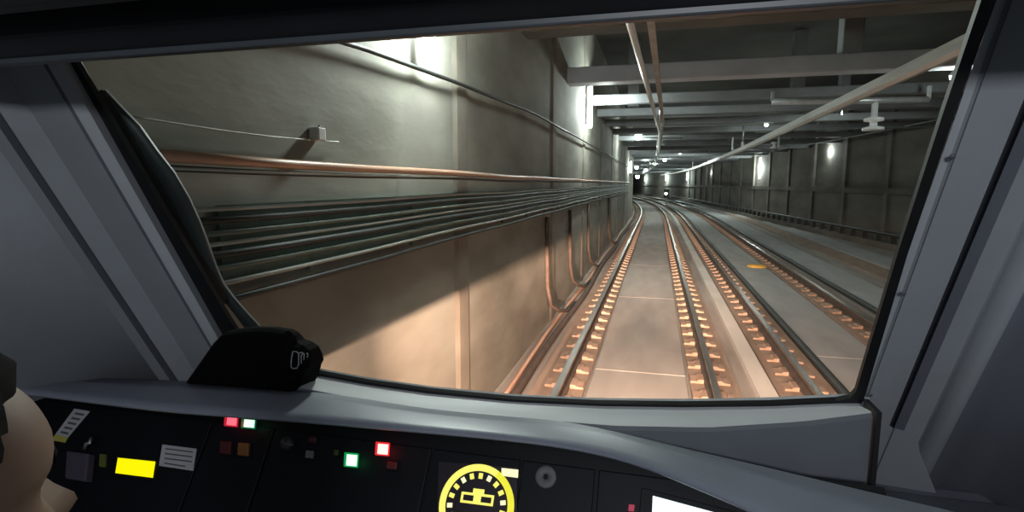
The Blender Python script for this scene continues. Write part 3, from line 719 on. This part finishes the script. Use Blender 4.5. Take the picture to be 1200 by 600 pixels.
# ================================================================== DRIVER AND SEAT
HX, HYc, HZ = -.535, .262, 2.4 - .35       # middle of the head at chin height
def head_mesh(mb, off=0., hair=False):
    # (z over chin, front, back, half width)
    lev = [(-.012, .055, -.01, .03), (0, .078, -.02, .042), (.018, .088, -.045, .054), (.04, .090, -.075, .062), (.06, .092, -.088, .067), (.08, .093, -.095, .071), (.10, .090, -.099, .074), (.118, .087, -.101, .076), (.130, .094, -.102, .077),
           (.150, .0925, -.102, .078), (.170, .083, -.099, .077), (.19, .066, -.090, .070), (.207, .044, -.074, .056), (.220, .018, -.050, .036), (.227, -.008, -.028, .014)]
    n = 48; rows = []
    fine = []
    for (p, q) in zip(lev, lev[1:]): fine += [tuple(a + (b - a) * f for a, b in zip(p, q)) for f in (0, .33, .67)]
    fine.append(lev[-1])
    lev = [tuple(sum(fine[min(max(i + d, 0), len(fine) - 1)][c] * w_ for d, w_ in ((-1, .25), (0, .5), (1, .25))) for c in range(4)) for i in range(len(fine))]
    for z, fr, bk, hw in lev:
        row = []; cy = (fr + bk) / 2; ry = (fr - bk) / 2
        for k in range(n + 1):
            a = 2 * math.pi * k / n
            sx, cy_ = math.sin(a), math.cos(a)
            x = hw * math.copysign(abs(sx) ** .85, sx); yv = cy + ry * math.copysign(abs(cy_) ** .85, cy_)
            if cy_ > 0:
                def g(x0, z0, sx_, sz_): return math.exp(-((x - x0) / sx_) ** 2 - ((z - z0) / sz_) ** 2)
                yv += .030 * g(0, .072, .013, .016) + .016 * g(0, .095, .010, .022) + .006 * g(0, .035, .022, .012) + .004 * g(0, .05, .02, .006)
                yv -= .010 * (g(.032, .112, .016, .012) + g(-.032, .112, .016, .012))
                yv += .004 * (g(.045, .085, .02, .015) + g(-.045, .085, .02, .015)) + .006 * g(0, .006, .02, .014)
            row.append(Vector((x, yv, z)))
        rows.append(row)
    return rows
PITCHH = Matrix.Rotation(R(-4), 3, 'X')
BROW = EYE + ray(30, 520) * .39
HX = BROW.x
def place(v): return PITCHH @ (v - Vector((0, .094, .130))) + BROW
rows = head_mesh(None)
person = thing('person', 'driver with dark hair in dark clothes at the left, seen in profile', 'person', (HX, .15, 1.47))
# skeleton for the body (seated)
J = {}; E_ = []
def j(n, p, r): J[n] = (Vector(p) + (Vector((0, -.09, .03)) if n != 'skull' else Vector()), r)
BX = HX
j('pelvis', (BX, .05, 1.55), .14); j('belly', (BX, .045, 1.68), .135); j('chest', (BX, .06, 1.84), .14); j('upper', (BX, .09, 1.93), .11); j('neck', (BX, .13, 2.0), .058); j('skull', place(Vector((0, -.03, .06))), .055)
for s, n in ((-1, 'l'), (1, 'r')):
    j('sh' + n, (BX + s * .16, .10, 1.925), .068); j('el' + n, (BX + s * .23, .24, 1.70), .045); j('wr' + n, (BX + s * .14, .50, 1.665), .030); j('pa' + n, (BX + s * .12, .58, 1.66), .034)
    j('hi' + n, (BX + s * .09, .08, 1.54), .095); j('kn' + n, (BX + s * .13, .52, 1.52), .065); j('an' + n, (BX + s * .13, .56, 1.12), .045); j('he' + n, (BX + s * .13, .56, 1.05), .042); j('to' + n, (BX + s * .14, .72, 1.04), .035)
    E_ += [('upper', 'sh' + n), ('sh' + n, 'el' + n), ('el' + n, 'wr' + n), ('wr' + n, 'pa' + n), ('pelvis', 'hi' + n), ('hi' + n, 'kn' + n), ('kn' + n, 'an' + n), ('an' + n, 'he' + n), ('he' + n, 'to' + n)]
    for q, (dx, ln) in enumerate(((-.028, .075), (-.010, .085), (.010, .08), (.028, .062))):
        j(f'f{n}{q}a', (BX + s * .12 + dx, .615, 1.662), .010); j(f'f{n}{q}b', (BX + s * .12 + dx * 1.15, .615 + ln * .55, 1.658), .009); j(f'f{n}{q}c', (BX + s * .12 + dx * 1.15, .615 + ln, 1.640), .0075)
        E_ += [('pa' + n, f'f{n}{q}a'), (f'f{n}{q}a', f'f{n}{q}b'), (f'f{n}{q}b', f'f{n}{q}c')]
    j(f't{n}a', (BX + s * .12 - s * .035, .56, 1.655), .012); j(f't{n}b', (BX + s * .12 - s * .055, .60, 1.645), .010)
    E_ += [('pa' + n, f't{n}a'), (f't{n}a', f't{n}b')]
E_ += [('pelvis', 'belly'), ('belly', 'chest'), ('chest', 'upper'), ('upper', 'neck'), ('neck', 'skull')]
names = list(J); me = bpy.data.meshes.new('tmp'); me.from_pydata([J[n][0] for n in names], [(names.index(a), names.index(b)) for a, b in E_], [])
to = bpy.data.objects.new('tmp', me); col.objects.link(to)
sk = to.modifiers.new('skin', 'SKIN'); sk.use_smooth_shade = True
for i, n in enumerate(names):
    v = me.skin_vertices[0].data[i]; r = J[n][1]; v.radius = (r * (1.25 if n in ('chest', 'belly', 'pelvis') else 1), r); v.use_root = (n == 'pelvis')
sb = to.modifiers.new('sub', 'SUBSURF'); sb.levels = 2; sb.render_levels = 2
dg = bpy.context.evaluated_depsgraph_get(); ev = bpy.data.meshes.new_from_object(to.evaluated_get(dg))
bpy.data.objects.remove(to)
m = MB()
vs2 = [v.co.copy() for v in ev.vertices]
m.add(vs2, [tuple(p.vertices) for p in ev.polygons], 0, True)
m.grid([[place(v) for v in r] for r in rows], 1, True)
for s in (-1, 1):   # ears
    er = [[place(Vector((s * (.076 + .012 * math.sin(t_) ), -.005 + .020 * math.cos(p_) * math.cos(t_), .098 + .032 * math.sin(p_) * math.cos(t_)))) for p_ in [2 * math.pi * i / 14 for i in range(15)]] for t_ in (0, .5, 1.0, 1.5)]
    m.grid(er, 1, True)
body = m.build('body', [CLOTH, SKIN], person, fix=False)
for p in body.data.polygons:
    if p.material_index == 0 and (p.center.y > .41 and p.center.z > 1.63 and p.center.z < 1.78 or p.center.z > 2.02): p.material_index = 1
# eyes, brows
for s in (-1, 1):
    c = place(Vector((s * .032, .068, .112))); ed = PITCHH @ Vector((0, 1, 0))
    e_ = MB(); e_.lathe(c, [(0, -.011), (.008, -.008), (.0115, 0), (.008, .008), (.0055, .0101)], ed, 14, 0); e_.lathe(c, [(.0055, .0101), (0, .0116)], ed, 14, 1)
    e_.build('eye', [M('eye_white', (.6, .58, .55), .3), HAIR], person)
    b_ = MB(); b_.tube([place(Vector((s * x, -.0055 + .098 * (1 - (x / .077) ** 2.35) ** .425, .131 + .004 * math.sin((x - .012) / .04 * 3))) ) for x in (.014, .022, .032, .042, .05)], .0025, 6); b_.build('eyebrow', HAIR, person)
# hair: shell over the crown, back and temples, with tufts
hr = []
for (zr, row) in zip([r[0].z for r in rows], rows):
    if zr < .03: continue
    hr.append(row)
hm = MB(); hv = []; n = len(hr[0])
for i, row in enumerate(hr):
    nr = []
    for k, v in enumerate(row):
        a = math.atan2(v.x, v.y + .01); z = v.z
        # hairline: at the forehead it starts high, at the temple low
        need = .184 - .065 * min(1, max(0, (abs(a) - .95) / .35)) - .09 * min(1, max(0, (abs(a) - 1.7) / .4))
        d = (Vector((v.x, v.y, z - .10))).normalized()
        k_ = min(1, max(0, (z - need + .008) / .016)); k_ = k_ * k_ * (3 - 2 * k_)
        th = -.006 + .017 * k_ + .003 * k_ * noise.noise(v * 70)
        nr.append(place(v + d * th))
    hv.append(nr)
hm.grid(hv, 0, True); hm.add(hv[-1][:-1], [tuple(range(n - 1))], 0, True)
hair = hm.build('hair', HAIR, person)
lk = MB()
for k in range(700):          # short locks lying forward over the crown
    a = random.uniform(-2.2, 2.2); i = random.randrange(int(len(hr) * .62), len(hr) - 2); row = hr[i]
    v = row[int((a % (2 * math.pi)) / (2 * math.pi) * (n - 1))]
    if v.z < .206 - .0 * min(1, max(0, (abs(a) - .95) / .35)): continue
    d = Vector((v.x, v.y, v.z - .10)).normalized(); f_ = Vector((random.uniform(-.4, .4), 1, random.uniform(-.2, .3)))
    f_ = (f_ - d * f_.dot(d)).normalized()
    p0_ = v + d * .010; lk.tube([place(p0_), place(p0_ + f_ * .006 + d * .0025), place(p0_ + f_ * .012 + d * .001)], lambda i: (.001, .0009, .0003)[i], 4)
lko = lk.build('hair_locks', HAIR, hair); lko['kind'] = 'stuff'
# seat
seat = thing('driver_chair', 'dark upholstered chair under the driver', 'chair', (HX, .0, 1.0))
MB().box((HX - .25, -.28, 1.36), (HX + .25, .25, 1.46)).build('cushion', SEATM, seat, bevel=.03)
MB().hull8([(HX - .23, -.36, 1.45), (HX + .23, -.36, 1.45), (HX + .23, -.25, 1.45), (HX - .23, -.25, 1.45)], [(HX - .2, -.43, 1.98), (HX + .2, -.43, 1.98), (HX + .2, -.34, 1.98), (HX - .2, -.34, 1.98)]).build('backrest', SEATM, seat, bevel=.03)
MB().lathe((HX, -.03, 1.0), [(.2, 0), (.2, .03), (.06, .06), (.06, .36)], n=20).build('pedestal', CABD, seat)
